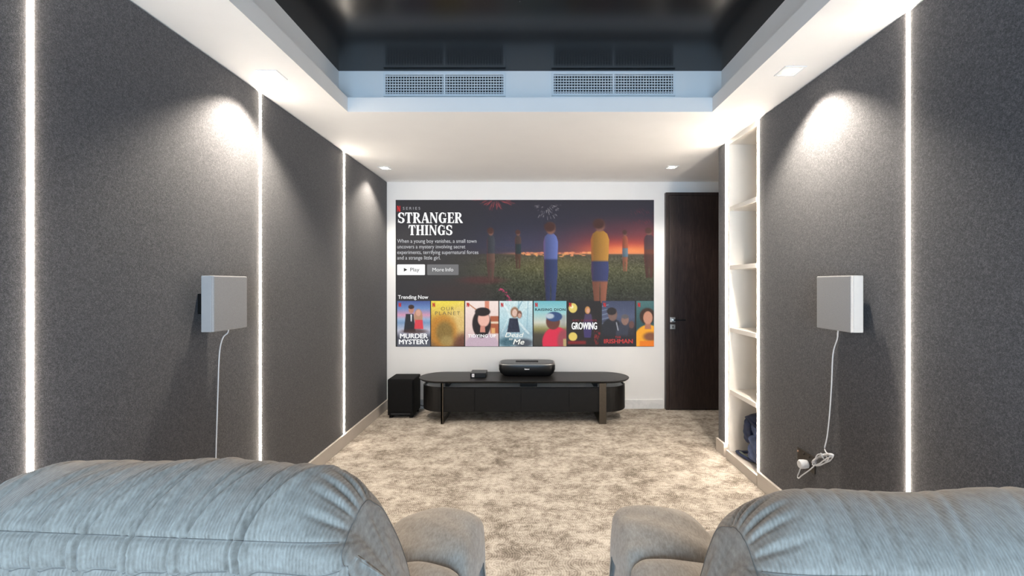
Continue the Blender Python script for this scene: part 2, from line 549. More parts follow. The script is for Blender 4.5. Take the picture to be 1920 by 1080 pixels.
# ------------------------------------------------------------------ air vents
YV = YT1 + COVE
def vent(x0, x1, z0, z1, label):
    cx = (x0 + x1) / 2
    t = empty('air_vent', (cx, YV, z0), label, 'air vent', 'air vents in the tray edge')
    f = 0.014
    boxes('frame', [(x0, x1, YV - 0.016, YV, z1 - f, z1), (x0, x1, YV - 0.016, YV, z0, z0 + f), (x0, x0 + f, YV - 0.016, YV, z0 + f, z1 - f),
                    (x1 - f, x1, YV - 0.016, YV, z0 + f, z1 - f), (cx - 0.006, cx + 0.006, YV - 0.016, YV, z0 + f, z1 - f)], M['grille'], t)
    for (a, b) in ((x0 + f, cx - 0.006), (cx + 0.006, x1 - f)):
        g = boxes('grille_panel', [(a, b, YV - 0.003, YV - 0.0005, z0 + f, z1 - f)], M['dark'], t)
        n = 7
        zs = [z0 + f + (z1 - z0 - 2 * f) * (k + 0.5) / n for k in range(n)]
        first = None
        for z in zs:
            if first is None:
                first = box('slat', a, b, YV - 0.0145, YV - 0.0085, z - 0.0023, z + 0.0023, M['grille'], g); base = z
            else:
                c = first.copy(); C.objects.link(c); c.parent = g; c.location = (0, 0, z - base)
        m = 21
        first = None
        for k in range(m):
            x = a + (b - a) * (k + 0.5) / m
            if first is None:
                first = box('upright_bar', x - 0.0021, x + 0.0021, YV - 0.0085, YV - 0.003, z0 + f, z1 - f, M['grille'], g); bx = x
            else:
                c = first.copy(); C.objects.link(c); c.parent = g; c.location = (x - bx, 0, 0)
k = FPX / YV
vent((720 - 995) / k, (948 - 995) / k, EYE + (532 - 182) / k, EYE + (532 - 138) / k, 'white twin grille air vent left of centre below the black ceiling')
vent((1034 - 995) / k, (1265 - 995) / k, EYE + (532 - 181) / k, EYE + (532 - 137) / k, 'white twin grille air vent right of centre below the black ceiling')

# ------------------------------------------------------------------ the projected picture
PX0, PY0, PW, PH = 742, 375, 484, 275
KB = FPX / YB                                              # pixels per metre on the end wall
EXPO = 2.0 ** -scene.view_settings.exposure
def s2l(c):
    c = np.asarray(c, float) / 255.0
    return np.where(c <= 0.04045, c / 12.92, ((c + 0.055) / 1.055) ** 2.4)
def wp(x, y, layer):                                       # frame pixel on the wall -> world
    return ((x - 995) / KB, YB - 0.003 - layer * 0.0008, EYE + (532 - y) / KB)

def pic_mat():
    m, nt, b = new_mat('projected_light')
    b.inputs['Base Color'].default_value = (0.03, 0.03, 0.03, 1)
    b.inputs['Roughness'].default_value = 0.95
    b.inputs['Specular IOR Level'].default_value = 0.0
    a = nt.nodes.new('ShaderNodeAttribute'); a.attribute_name = 'picture'
    nt.links.new(a.outputs['Color'], b.inputs['Emission Color'])
    b.inputs['Emission Strength'].default_value = EXPO
    return m
M['picture'] = pic_mat()
_flat = {}
def flat_mat(col):
    if col not in _flat:
        _flat[col] = emit('projected_%d_%d_%d' % col, tuple(s2l(col)), EXPO)
        _flat[col].node_tree.nodes['Principled BSDF'].inputs['Base Color'].default_value = (0.03, 0.03, 0.03, 1)
    return _flat[col]

def image_part(name, img, x0, y0, x1, y1, layer, parent):
    """img: float sRGB array (h, w, 3); a grid that carries it as colours."""
    h, w_ = img.shape[:2]
    d = root(parent)
    gx = np.linspace(x0, x1, w_); gy = np.linspace(y0, y1, h)
    P0 = Vector(wp(0, 0, layer)) - d
    X, Y = np.meshgrid(gx, gy)
    co = np.stack([(X - 995) / KB - d.x, np.full(X.shape, P0.y), EYE + (532 - Y) / KB - d.z], -1).reshape(-1, 3)
    idx = np.arange(h * w_).reshape(h, w_)
    F = np.stack([idx[:-1, :-1], idx[1:, :-1], idx[1:, 1:], idx[:-1, 1:]], -1).reshape(-1, 4)
    me = bpy.data.meshes.new(name)
    me.vertices.add(len(co)); me.vertices.foreach_set('co', co.ravel())
    me.loops.add(F.size); me.loops.foreach_set('vertex_index', F.ravel())
    me.polygons.add(len(F)); me.polygons.foreach_set('loop_start', np.arange(0, F.size, 4))
    me.update(calc_edges=True)
    at = me.color_attributes.new('picture', 'FLOAT_COLOR', 'POINT')
    rgba = np.concatenate([s2l(np.clip(img, 0, 255)), np.ones((h, w_, 1))], -1).reshape(-1)
    at.data.foreach_set('color', rgba)
    me.materials.append(M['picture'])
    o = bpy.data.objects.new(name, me); C.objects.link(o)
    if parent: o.parent = parent
    return o

# tiny painting kit
def smooth01(a): a = np.clip(a, 0, 1); return a * a * (3 - 2 * a)
class Pic:
    def __init__(s, w_, h):
        s.w, s.h = w_, h
        s.X, s.Y = np.meshgrid(np.arange(w_) + 0.0, np.arange(h) + 0.0)
        s.a = np.zeros((h, w_, 3))
    def mix(s, mask, col): s.a = s.a * (1 - mask[..., None]) + np.asarray(col, float) * mask[..., None]
    def vgrad(s, stops):
        ys = [p for p, _ in stops]
        for k in range(3): s.a[..., k] = np.interp(s.Y, ys, [c[k] for _, c in stops])
    def ell(s, cx, cy, rx, ry, col, soft=0.25, al=1.0):
        d = np.sqrt(((s.X - cx) / rx) ** 2 + ((s.Y - cy) / ry) ** 2)
        s.mix(al * smooth01((1 + soft / 2 - d) / soft), col)
    def rect(s, x0, y0, x1, y1, col, soft=1.0, al=1.0):
        m = np.clip((s.X - x0) / soft + .5, 0, 1) * np.clip((x1 - s.X) / soft + .5, 0, 1) * np.clip((s.Y - y0) / soft + .5, 0, 1) * np.clip((y1 - s.Y) / soft + .5, 0, 1)
        s.mix(al * m, col)
    def line(s, x0, y0, x1, y1, wd, col, al=1.0):
        dx, dy = x1 - x0, y1 - y0
        t = np.clip(((s.X - x0) * dx + (s.Y - y0) * dy) / (dx * dx + dy * dy + 1e-9), 0, 1)
        d = np.hypot(s.X - x0 - t * dx, s.Y - y0 - t * dy)
        s.mix(al * np.clip(wd / 2 + .5 - d, 0, 1), col)
    def cap(s, cx, y0, y1, w0, w1, col, al=1.0):           # soft upright column
        t = np.clip((s.Y - y0) / max(1, y1 - y0), 0, 1)
        hw = (w0 + (w1 - w0) * t) / 2
        m = np.clip(hw - abs(s.X - cx) + .5, 0, 1) * np.clip(s.Y - y0 + .5, 0, 1) * np.clip(y1 - s.Y + .5, 0, 1)
        s.mix(al * m, col)
    def speck(s, amt, mask=1.0, size=1):
        n = rng.normal(0, 1, (s.h // size + 2, s.w // size + 2))
        n = np.kron(n, np.ones((size, size)))[:s.h, :s.w]
        s.a += (n * amt * mask)[..., None]

def main_picture():
    p = Pic(PW, PH)
    p.vgrad([(0, (40, 37, 48)), (45, (42, 42, 58)), (85, (58, 58, 82)), (100, (70, 62, 78)), (101, (74, 68, 56)), (128, (84, 84, 56)), (165, (54, 58, 43)), (190, (44, 46, 42)), (275, (40, 40, 44))])
    g = gk(p, 430, 92, 95, 34); p.mix(0.95 * g * (p.Y < 101), (205, 62, 48))
    g = gk(p, 440, 96, 75, 13); p.mix(0.95 * g * (p.Y < 101), (250, 150, 84))
    g = gk(p, 455, 62, 70, 20); p.mix(0.45 * g, (150, 48, 56))
    g = gk(p, 410, 58, 60, 18); p.mix(0.5 * g, (64, 50, 66))
    for _ in range(60):
        x = rng.uniform(235, 380); y = 98 + abs(rng.normal(0, 3))
        p.ell(x, y, rng.uniform(1, 5), rng.uniform(.7, 1.6), (255, rng.uniform(140, 200), 110), 0.8, 0.75)
    p.mix(0.6 * np.exp(-((p.Y - 100) / 2.2) ** 2) * smooth01((p.X - 180) / 60), (225, 140, 96))
    ground = smooth01((p.Y - 101) / 8)
    p.speck(9, ground, 2); p.speck(7, ground, 3)
    g = gk(p, 300, 118, 80, 16); p.mix(0.35 * g * ground, (128, 118, 66))
    dark = smooth01((250 - p.X) / 190)
    p.mix(0.92 * dark, (42, 40, 45))
    p.mix(0.8 * smooth01((p.Y - 180) / 20), (40, 41, 44))
    p.ell(160, 150, 40, 7, (88, 36, 40), 1.2, 0.6)
    p.ell(112, 172, 60, 16, (56, 40, 40), 1.4, 0.6)
    for _ in range(40):                                    # rockets
        a = rng.uniform(0.1, math.pi - 0.1); r0 = rng.uniform(6, 14); r1 = r0 + rng.uniform(3, 12)
        p.line(186 + 1.8 * r0 * math.cos(a), -4 + r0 * math.sin(a), 186 + 1.8 * r1 * math.cos(a), -4 + r1 * math.sin(a), 0.9, (190, 70, 74), rng.uniform(.3, .9))
    for _ in range(46):
        a = rng.uniform(0, math.pi); r0 = rng.uniform(6, 24); r1 = r0 + rng.uniform(1, 6)
        p.line(282 + 1.1 * r0 * math.cos(a), 8 + r0 * math.sin(a), 282 + 1.1 * r1 * math.cos(a), 8 + r1 * math.sin(a), 0.7, (210, 205, 205), rng.uniform(.2, .75))
    for _ in range(40):
        x = rng.normal(462, 14); y = rng.choice([22, 40]) + rng.normal(0, 3)
        p.line(x, y, x + 1.5, y + 3, 0.7, (150, 50, 62), .5)
    for _ in range(36):
        t = rng.uniform(0, 1); p.ell(194 + 22 * t + rng.normal(0, 2), 166 + 26 * t * t + rng.normal(0, 2), 1.2, .9, (205, 60, 110), .8, .7)
    # plain soft upright figures, colour only, no features
    def fig(cx, top, bot, wd, bands, al=1.0):
        H = bot - top
        head = top + H * 0.14
        t = np.clip((p.Y - head) / (bot - head), 0, 1)
        hw = wd / 2 * np.interp(t, [0, .04, .12, .4, .55, 1.0], [.35, .7, .9, .82, .85, .55])
        m = smooth01(hw - abs(p.X - cx) + .7) * smooth01(p.Y - head + .7) * smooth01(bot - p.Y + .7)
        col = np.zeros(p.a.shape)
        ks = [0]; cs = []
        for f, c in bands: ks.append(ks[-1] + f); cs.append(c)
        for k in range(3):
            xp, fp = [], []
            for i, c in enumerate(cs): xp += [ks[i] + .015, ks[i + 1] - .015]; fp += [c[k], c[k]]
            col[..., k] = np.interp(t, xp, fp)
        side = np.clip((p.X - cx) / (wd / 2), -1, 1)
        col = col * (0.82 + 0.22 * side[..., None])
        col = col + np.clip(-side - .55, 0, 1)[..., None] * np.array([110, 8, 20.])
        m = m * (1 - 0.85 * smooth01(1.4 - abs(p.X - cx)) * smooth01((t - .68) / .12))
        p.a = p.a * (1 - al * m[..., None]) + col * al * m[..., None]
        p.ell(cx, top + H * 0.075, min(wd * 0.3, H * .06), H * 0.072, (132, 92, 78), .5, al)
        p.ell(cx - wd * .06, top + H * 0.055, min(wd * 0.36, H * .07), H * 0.06, (66, 38, 34), .6, al)
    fig(178, 52, 151, 17, [(.40, (66, 70, 78)), (.18, (116, 84, 72)), (.42, (104, 72, 64))], .9)
    fig(229, 56, 128, 13, [(.26, (86, 66, 60)), (.30, (38, 56, 60)), (.44, (96, 64, 50))], .9)
    fig(290, 42, 192, 30, [(.37, (104, 118, 182)), (.63, (54, 66, 112))])
    fig(382, 36, 192, 38, [(.42, (196, 140, 58)), (.28, (58, 66, 116)), (.30, (158, 96, 74))])
    fig(429, 56, 133, 12, [(.35, (176, 92, 64)), (.25, (100, 134, 156)), (.40, (176, 104, 76))], .9)
    fig(474, 52, 145, 22, [(.35, (66, 54, 70)), (.65, (98, 50, 46))], .8)
    p.speck(2.0)
    return p.a
def gk(p, cx, cy, sx, sy): return np.exp(-((p.X - cx) / sx) ** 2 - ((p.Y - cy) / sy) ** 2)

screen = image_part('projected_picture', main_picture(), PX0, PY0, PX0 + PW, PY0 + PH, 0, None)
tag(screen, 'large streaming menu picture projected on the white end wall', 'projection')

# lettering
_cap = {}
def text_part(name, txt, x0, x1, ybase, cap, col, layer, parent, weight=0.0, shear=0.0, spacing=1.0):
    """Text from x0 to x1 in frame pixels, capitals 'cap' high, standing on ybase."""
    def mk(s):
        cu = bpy.data.curves.new('t', 'FONT'); cu.body = s; cu.size = 1.0; cu.shear = shear
        cu.space_character = spacing; cu.resolution_u = 4
        ob = bpy.data.objects.new('t', cu); C.objects.link(ob)
        me = bpy.data.meshes.new_from_object(ob)
        bpy.data.objects.remove(ob); bpy.data.curves.remove(cu)
        return me
    me = mk(txt)
    n = len(me.vertices); co = np.zeros(n * 3); me.vertices.foreach_get('co', co); co = co.reshape(-1, 3)
    key = (weight,)
    if key not in _cap:
        hm = mk('H'); _cap[key] = max(v.co.y for v in hm.vertices); bpy.data.meshes.remove(hm)
    sx = (x1 - x0) / (co[:, 0].max() - co[:, 0].min()); sy = cap / _cap[key]
    d = root(parent)
    px = x0 + (co[:, 0] - co[:, 0].min()) * sx; py = ybase - co[:, 1] * sy
    out = np.stack([(px - 995) / KB - d.x, np.full(n, wp(0, 0, layer)[1] - d.y), EYE + (532 - py) / KB - d.z], 1)
    if weight:                                             # heavier strokes: the same letters laid side by side
        faces = [tuple(p.vertices) for p in me.polygons]
        bpy.data.meshes.remove(me)
        sh_ = weight * 28 / KB
        V_, F_ = [], []
        for q, (ox, oz) in enumerate(((-1, 0), (1, 0), (0, .7), (0, -.7))):
            V_ += [(v[0] + ox * sh_, v[1] - q * 1e-5, v[2] + oz * sh_) for v in out]
            F_ += [tuple(i + q * n for i in f) for f in faces]
        me = bpy.data.meshes.new(name); me.from_pydata(V_, [], F_); me.update()
    else:
        me.vertices.foreach_set('co', out.ravel()); me.update()
        me.name = name
    me.materials.clear(); me.materials.append(flat_mat(col))
    o = bpy.data.objects.new(name, me); C.objects.link(o); o.parent = parent
    return o

def poly_part(name, polys, col, layer, parent):
    V_, F_ = [], []
    for i, P in enumerate(polys):
        b0 = len(V_)
        for (x, y) in P: V_.append(wp(x, y, layer))
        F_.append(tuple(range(b0, b0 + len(P))))
    return mesh_obj(name, V_, F_, flat_mat(col), parent)

# heavy serif capitals for the show title, in a unit-high box (y up)
def R_(x0, y0, x1, y1): return [(x0, y0), (x1, y0), (x1, y1), (x0, y1)]
def band(cx, cy, ro, ri, a0, a1, n=18):
    out = []
    A = np.radians(np.linspace(a0, a1, n + 1))
    for a, b in zip(A[:-1], A[1:]):
        out.append([(cx + ro[0] * math.cos(a), cy + ro[1] * math.sin(a)), (cx + ro[0] * math.cos(b), cy + ro[1] * math.sin(b)),
                    (cx + ri[0] * math.cos(b), cy + ri[1] * math.sin(b)), (cx + ri[0] * math.cos(a), cy + ri[1] * math.sin(a))])
    return out
SV = 0.075
def stem(x, w_=0.2, y0=0, y1=1, s=0.07):
    return [R_(x, y0, x + w_, y1), [(x - s, y0), (x + w_ + s, y0), (x + w_ + s * .8, y0 + SV * .7), (x + w_, y0 + SV * 1.5), (x, y0 + SV * 1.5), (x - s * .8, y0 + SV * .7)],
            [(x - s, y1), (x - s * .8, y1 - SV * .7), (x, y1 - SV * 1.5), (x + w_, y1 - SV * 1.5), (x + w_ + s * .8, y1 - SV * .7), (x + w_ + s, y1)]]
GL = {
 'S': (0.62, band(.31, .735, (.29, .275), (.10, .185), 20, 270) + band(.31, .265, (.30, .275), (.10, .185), -160, 90) + [R_(.30, .45, .33, .55), [(.50, .66), (.57, .66), (.56, 1.0), (.50, .90)], [(.02, .0), (.08, .12), (.10, .36), (.03, .36)]]),
 'T': (0.66, [R_(.235, 0, .435, 1), R_(.03, .90, .63, 1), [(.03, 1), (.0, .68), (.05, .68), (.13, .9)], [(.63, 1), (.66, .68), (.61, .68), (.53, .9)], [(.16, 0), (.51, 0), (.50, .05), (.435, .11), (.235, .11), (.17, .05)]]),
 'R': (0.74, stem(.09) + band(.36, .735, (.27, .265), (.08, .175), -90, 90) + [R_(.28, .91, .37, 1), R_(.28, .47, .37, .56), [(.30, .50), (.46, .50), (.74, .07), (.76, 0), (.55, 0)]]),
 'A': (0.72, [[(.30, 1), (.44, 1), (.72, 0), (.49, 0), (.33, .72)], [(.30, 1), (.36, .86), (.14, 0), (.05, 0)], R_(.15, .27, .50, .35), R_(.0, 0, .24, .065), R_(.44, 0, .76, .065)]),
 'N': (0.78, [R_(.09, 0, .17, 1), R_(.60, 0, .68, 1), [(.02, 1), (.25, 1), (.68, .14), (.68, 0), (.56, 0), (.09, .93)], R_(.02, 0, .25, .065), R_(.53, .935, .76, 1)]),
 'G': (0.76, band(.37, .5, (.35, .51), (.14, .42), 50, 318, 24) + [[(.60, .62), (.67, .62), (.65, .98), (.59, .88)], R_(.47, .03, .67, .46), R_(.40, .40, .74, .46)]),
 'E': (0.62, stem(.09) + [R_(.28, .92, .57, 1), R_(.28, 0, .60, .08), R_(.28, .47, .46, .54), [(.57, 1), (.59, .70), (.54, .70), (.46, .92)], [(.60, 0), (.63, .32), (.58, .32), (.48, .08)], R_(.44, .38, .485, .63)]),
 'H': (0.80, stem(.09) + stem(.52) + [R_(.28, .46, .53, .54)]),
 'I': (0.38, stem(.09)),
}
def serif_title(name, word, x0, x1, ytop, ybase, col, layer, parent, big=1.0):
    adv, polys = 0.0, []
    for ch in word:
        w_, g = GL[ch]
        polys += [[(x + adv, y) for (x, y) in P] for P in g]; adv += w_ + 0.02
    sx = (x1 - x0) / adv; sy = ybase - ytop
    return poly_part(name, [[(x0 + x * sx, ybase - y * sy) for (x, y) in P] for P in polys], col, layer, parent)
WHT = (250, 250, 250)
serif_title('title_text', 'STRANGER', 746, 868, 398.5, 418.4, WHT, 1, screen)
serif_title('title_text', 'THINGS', 766, 849, 422, 441, WHT, 1, screen)
def n_mark(x0, y0, x1, y1, layer, parent, col=(205, 40, 44)):
    w_ = (x1 - x0) * 0.34
    poly_part('brand_mark', [R_(x0, y0, x0 + w_, y1), R_(x1 - w_, y0, x1, y1)], (170, 28, 34), layer, parent)
    poly_part('brand_mark', [[(x0, y0), (x0 + w_, y0), (x1, y1), (x1 - w_, y1)]], col, layer + 0.5, parent)
n_mark(744.5, 386, 751, 397, 1, screen)
text_part('series_text', 'SERIES', 755.5, 788, 393.2, 5, (170, 170, 175), 1, screen, spacing=1.5)
for (t, a, b, y) in (('When a young boy vanishes, a small town', 745, 893.5, 455.3), ('uncovers a mystery involving secret', 745, 872.5, 465.8),
                     ('experiments, terrifying supernatural forces', 745, 897, 476.3), ('and a strange little girl.', 745, 826, 486.6)):
    text_part('description_text', t, a, b, y, 6.8, (205, 206, 210), 1, screen)
def button(x0, y0, x1, y1, col):
    r = 1.6; P = []
    for (cx, cy, a0) in ((x1 - r, y1 - r, 0), (x0 + r, y1 - r, 90), (x0 + r, y0 + r, 180), (x1 - r, y0 + r, 270)):
        for k in range(5):
            a = math.radians(a0 + 22.5 * k); P.append((cx + r * math.cos(a), cy + r * math.sin(a)))
    return poly_part('button', [P], col, 1, screen)
bt = button(744.8, 495.8, 797, 515.8, (252, 252, 252))
poly_part('play_mark', [[(757.5, 502.4), (764, 505.8), (757.5, 509.2)]], (25, 25, 25), 2, bt)
text_part('button_text', 'Play', 769.5, 786.5, 508.8, 6.6, (40, 40, 42), 2, bt)
bt = button(801, 495.8, 860, 515.8, (112, 112, 114))
text_part('button_text', 'More', 811, 832.5, 508.8, 6.6, (240, 240, 240), 2, bt)
text_part('button_text', 'Info', 835.5, 850, 508.8, 6.6, (240, 240, 240), 2, bt)
text_part('row_heading_text', 'Trending Now', 746.5, 803, 560.3, 6.8, (240, 240, 240), 1, screen, weight=0.006)

# the row of posters: generic pictures in the colours of the row, with their titles
def pw(n=62, h=85): return Pic(n, h)
def bust(p, cx, top, hr, skin, hair, body, bw, hairdrop=0.0):
    p.ell(cx, top + hr * 2.1 + (p.h - top) * .55, bw, (p.h - top) * .62, body, .12)
    if hairdrop: p.ell(cx, top + hr * 1.2 + hairdrop / 2, hr * 1.25, hr * 1.2 + hairdrop / 2, hair, .2)
    p.ell(cx, top + hr * 1.25, hr * .85, hr * 1.15, skin, .2)
    p.ell(cx, top + hr * .6, hr * .98, hr * .72, hair, .25)
P_ = []
p = pw(); p.vgrad([(0, (70, 90, 150)), (14, (110, 140, 190)), (26, (210, 150, 175)), (34, (150, 175, 205)), (40, (120, 150, 185)), (55, (190, 190, 205)), (68, (70, 72, 84)), (85, (92, 94, 104))])
p.cap(23, 24, 58, 14, 22, (36, 38, 46)); p.ell(26, 16, 5, 7, (186, 130, 112), .3); p.ell(26, 11, 5.4, 4, (60, 42, 38), .3); p.cap(26, 25, 38, 3, 2, (225, 225, 228))
p.ell(39, 30, 8, 15, (182, 138, 110), .3); p.ell(39, 22, 4.5, 6, (212, 160, 140), .3); p.cap(40, 35, 52, 14, 17, (214, 66, 78)); p.ell(32, 56, 22, 4, (70, 48, 46), 1.0, .8); p.speck(4); P_.append(p)
p = pw(); p.vgrad([(0, (240, 220, 80)), (18, (226, 196, 84)), (35, (200, 150, 60)), (60, (176, 130, 60)), (85, (112, 84, 60))])
p.ell(55, 40, 26, 30, (232, 206, 140), 1.2, .7); p.ell(22, 56, 26, 30, (190, 126, 44), .5, .8); p.ell(25, 58, 16, 20, (122, 104, 56), .7, .8); p.ell(30, 74, 13, 10, (164, 140, 84), .8, .8); p.ell(60, 76, 16, 16, (92, 50, 44), 1.2, .8); p.speck(5, 1, 2); P_.append(p)
p = pw(); p.vgrad([(0, (244, 226, 218)), (50, (232, 206, 198)), (85, (206, 176, 186))])
p.line(4, 4, 28, 22, 2, (190, 130, 96)); p.rect(36, 0, 44, 22, (214, 136, 110), 2); p.rect(46, 28, 62, 60, (170, 92, 62), 2); p.rect(46, 38, 62, 42, (232, 206, 180), 2); p.rect(48, 50, 55, 60, (224, 170, 110), 2)
p.ell(31, 80, 30, 20, (196, 172, 186), .15); p.ell(30, 42, 17, 26, (34, 26, 30), .15); p.ell(34, 34, 11, 14, (236, 182, 166), .25); p.ell(32, 20, 14, 8, (34, 26, 30), .25); p.cap(32, 46, 58, 8, 10, (206, 140, 124)); p.speck(3); P_.append(p)
p = pw(); p.vgrad([(0, (206, 228, 230)), (40, (176, 208, 216)), (62, (150, 178, 190)), (85, (196, 214, 220))])
for k in range(9): p.line(rng.uniform(0, 62), 0, rng.uniform(0, 62), 60, rng.uniform(1, 4), (120, 160, 178) if k % 2 else (228, 240, 240), .6)
p.cap(26, 32, 58, 15, 24, (40, 46, 66)); p.ell(28, 21, 7.5, 10, (150, 112, 86), .4); p.ell(28, 22, 4.6, 7, (220, 186, 170), .3); p.ell(37, 25, 4.5, 7, (120, 84, 70), .4); p.ell(37, 27, 3, 4.5, (206, 164, 148), .4)
p.ell(14, 76, 16, 9, (60, 96, 110), 1.0, .9); p.ell(44, 78, 18, 8, (44, 46, 56), 1.0, .8); p.speck(6, 1, 2); P_.append(p)
p = pw(); p.vgrad([(0, (112, 184, 196)), (20, (150, 202, 206)), (40, (206, 206, 190)), (52, (140, 134, 84)), (62, (76, 70, 60)), (85, (60, 58, 54))])
p.rect(50, 26, 60, 48, (150, 150, 150), 4, .6); p.ell(42, 76, 26, 28, (216, 46, 76), .12); p.ell(58, 74, 14, 22, (140, 80, 84), .5, .8); p.ell(36, 38, 13, 15, (104, 62, 54), .2); p.ell(38, 29, 15, 9, (52, 78, 122), .2); p.ell(30, 28, 8, 5, (196, 206, 214), .6, .9); p.rect(55, 70, 61, 84, (190, 182, 120), 2, .8); p.speck(3); P_.append(p)
p = pw(); p.vgrad([(0, (36, 35, 38)), (60, (44, 38, 40)), (85, (40, 36, 38))])
p.ell(10, 13, 8, 9, (226, 204, 110), .2); p.ell(10, 66, 8, 8, (226, 200, 104), .2); p.ell(8, 11, 3, 3, (250, 240, 190), .8); p.cap(38, 24, 48, 12, 20, (74, 62, 92)); p.cap(37, 48, 68, 16, 12, (66, 56, 104)); p.ell(37, 17, 5, 7, (196, 140, 84), .3); p.ell(38, 18, 3, 4.5, (216, 160, 136), .3)
p.rect(0, 74, 34, 80, (150, 36, 40), 3, .8)
for k in range(30): p.ell(rng.uniform(50, 60), rng.uniform(56, 80), .8, 1.8, (150, 40, 44), .8, .7)
p.speck(3); P_.append(p)
p = pw(); p.vgrad([(0, (64, 72, 98)), (30, (84, 92, 118)), (50, (52, 54, 64)), (85, (44, 40, 44))])
for k in range(5): p.line(0, 10 + 8 * k, 12, 7 + 8 * k, 1.6, (150, 166, 186), .6)
p.ell(18, 62, 22, 30, (42, 44, 52), .12); p.ell(42, 64, 16, 26, (58, 62, 76), .12); p.ell(56, 66, 8, 22, (52, 50, 58), .15); p.ell(20, 25, 8.5, 12, (122, 96, 88), .25); p.ell(18, 19, 9, 7, (44, 40, 44), .3); p.ell(43, 35, 7, 10, (142, 110, 100), .25); p.ell(43, 29, 7, 4, (96, 92, 96), .3); p.ell(55, 44, 5, 7, (104, 74, 70), .3); p.line(27, 40, 30, 54, 2, (190, 190, 196), .8); p.rect(0, 64, 62, 85, (42, 36, 40), 6, .8); p.speck(4); P_.append(p)
p = pw(33, 85); p.vgrad([(0, (76, 116, 116)), (40, (52, 84, 88)), (85, (50, 70, 74))])
p.ell(22, 78, 28, 34, (244, 166, 44), .1); p.ell(20, 28, 14, 15, (64, 44, 36), .3); p.cap(21, 40, 52, 9, 12, (176, 116, 92)); p.ell(21, 31, 8.5, 12, (202, 144, 118), .2); p.ell(26, 66, 13, 8, (120, 74, 62), .8, .9); p.rect(6, 74, 33, 85, (232, 120, 34), 2, .9); p.speck(3); P_.append(p)
XP = [(745, 806.7), (808.5, 870.4), (872.5, 934.5), (936.5, 998.5), (1000.7, 1062), (1064, 1126), (1128.5, 1190), (1193, 1226)]
names = ['poster of two plain figures in black and red', 'yellow and orange poster', 'pink poster with a dark haired figure', 'pale blue poster', 'sky and red poster', 'black poster with two gold discs',
         'dark blue grey poster', 'teal and orange poster cut off by the edge']
PO = []
for p, (a, b), nm in zip(P_, XP, names):
    o = image_part('poster', p.a, a, 564.3, b, 649.3, 1, screen); o['label'] = nm
    n_mark(a + 2.6, 567.5, a + 7.4, 575.5, 2, o); PO.append(o)
def pt(i, t, x0, x1, y, cap, col, **k): return text_part('poster_text', t, x0, x1, y, cap, col, 3, PO[i], **k)
pt(0, 'MURDER', 750.5, 802, 634, 8.4, WHT, weight=0.016)
pt(0, 'MYSTERY', 748.5, 803.5, 645, 8.4, WHT, weight=0.016)
pt(1, 'OUR', 827, 851.5, 582, 6.6, (104, 96, 66), spacing=1.3)
pt(1, 'PLANET', 816, 863, 590.5, 6.6, (112, 102, 72), spacing=1.3)
pt(2, 'TIDYING UP', 878, 929.5, 632.5, 5.6, WHT, weight=0.01, spacing=1.15)
pt(3, 'Dead', 947, 982, 632, 8.6, (248, 248, 240), shear=0.25)
pt(3, 'to', 954.5, 961, 637.5, 4.6, (248, 248, 240), shear=0.25)
pt(3, 'Me', 962, 983, 645.5, 9.5, (248, 248, 240), shear=0.25, weight=0.008)
pt(4, 'RAISING DION', 1003.5, 1060, 582.8, 4.6, (30, 52, 62), weight=0.01, spacing=1.15)
pt(5, 'AMY SCHUMER', 1073, 1119, 602.5, 3.6, (150, 40, 62), spacing=1.3)
pt(5, 'GROWING', 1072, 1119, 617.3, 12.6, WHT, weight=0.016)
pt(6, 'THE', 1153, 1164, 634, 3.8, (186, 58, 58))
pt(6, 'IRISHMAN', 1132.5, 1186, 643.5, 7.6, (190, 60, 60), weight=0.014)

# ------------------------------------------------------------------ media console
CXc, CYc, HL, RR = -0.062, 4.365, 1.005, 0.225
con = empty('media_console', (CXc, CYc, 0), 'long black media console with rounded ends and bronze legs', 'console')
loft('top', [stadium(CXc, CYc, HL - 0.02, RR - 0.02, 0.372), stadium(CXc, CYc, HL - 0.003, RR - 0.003, 0.385), stadium(CXc, CYc, HL, RR, 0.391), stadium(CXc, CYc, HL - 0.002, RR - 0.002, 0.394)], M['blacktop'], con, smooth=False)
HB, RB = 0.965, 0.198
body = loft('body', [stadium(CXc, CYc, HB - 0.004, RB - 0.004, 0.105), stadium(CXc, CYc, HB, RB, 0.109), stadium(CXc, CYc, HB, RB, 0.330), stadium(CXc, CYc, HB - 0.014, RB - 0.014, 0.332), stadium(CXc, CYc, HB - 0.016, RB - 0.016, 0.318)], M['blackwood'], con, smooth=False, cap1=False)
loft('lining', [stadium(CXc, CYc, HB - 0.017, RB - 0.017, 0.31), stadium(CXc, CYc, HB - 0.017, RB - 0.017, 0.3205)], M['tray'], con, smooth=False)
yf = CYc - RB
for (a, b) in ((-0.80, -0.514), (-0.514, -0.088), (-0.088, 0.352), (0.352, 0.685)):
    box('drawer_front', a + 0.0022, b - 0.0022, yf - 0.006, yf + 0.002, 0.112, 0.322, M['blackwood'], con, bevel=0.001)
for (a, b) in ((-0.80, -0.765), (-0.10, 0.06), (0.59, 0.626)):
    box('support', a, b, CYc - 0.12, CYc + 0.12, 0.3205, 0.373, M['blackwood'], con)
yl = CYc - RR + 0.006
boxes('leg', [(-0.821, -0.800, yl, yl + 0.012, 0.0, 0.374), (-0.821, -0.809, yl, yl + 0.035, 0.0, 0.374), (-0.821, -0.800, yl + 0.012, 4.55, 0.0, 0.01), (-0.821, -0.800, 4.54, 4.552, 0.0, 0.374)], M['bronze'], con)
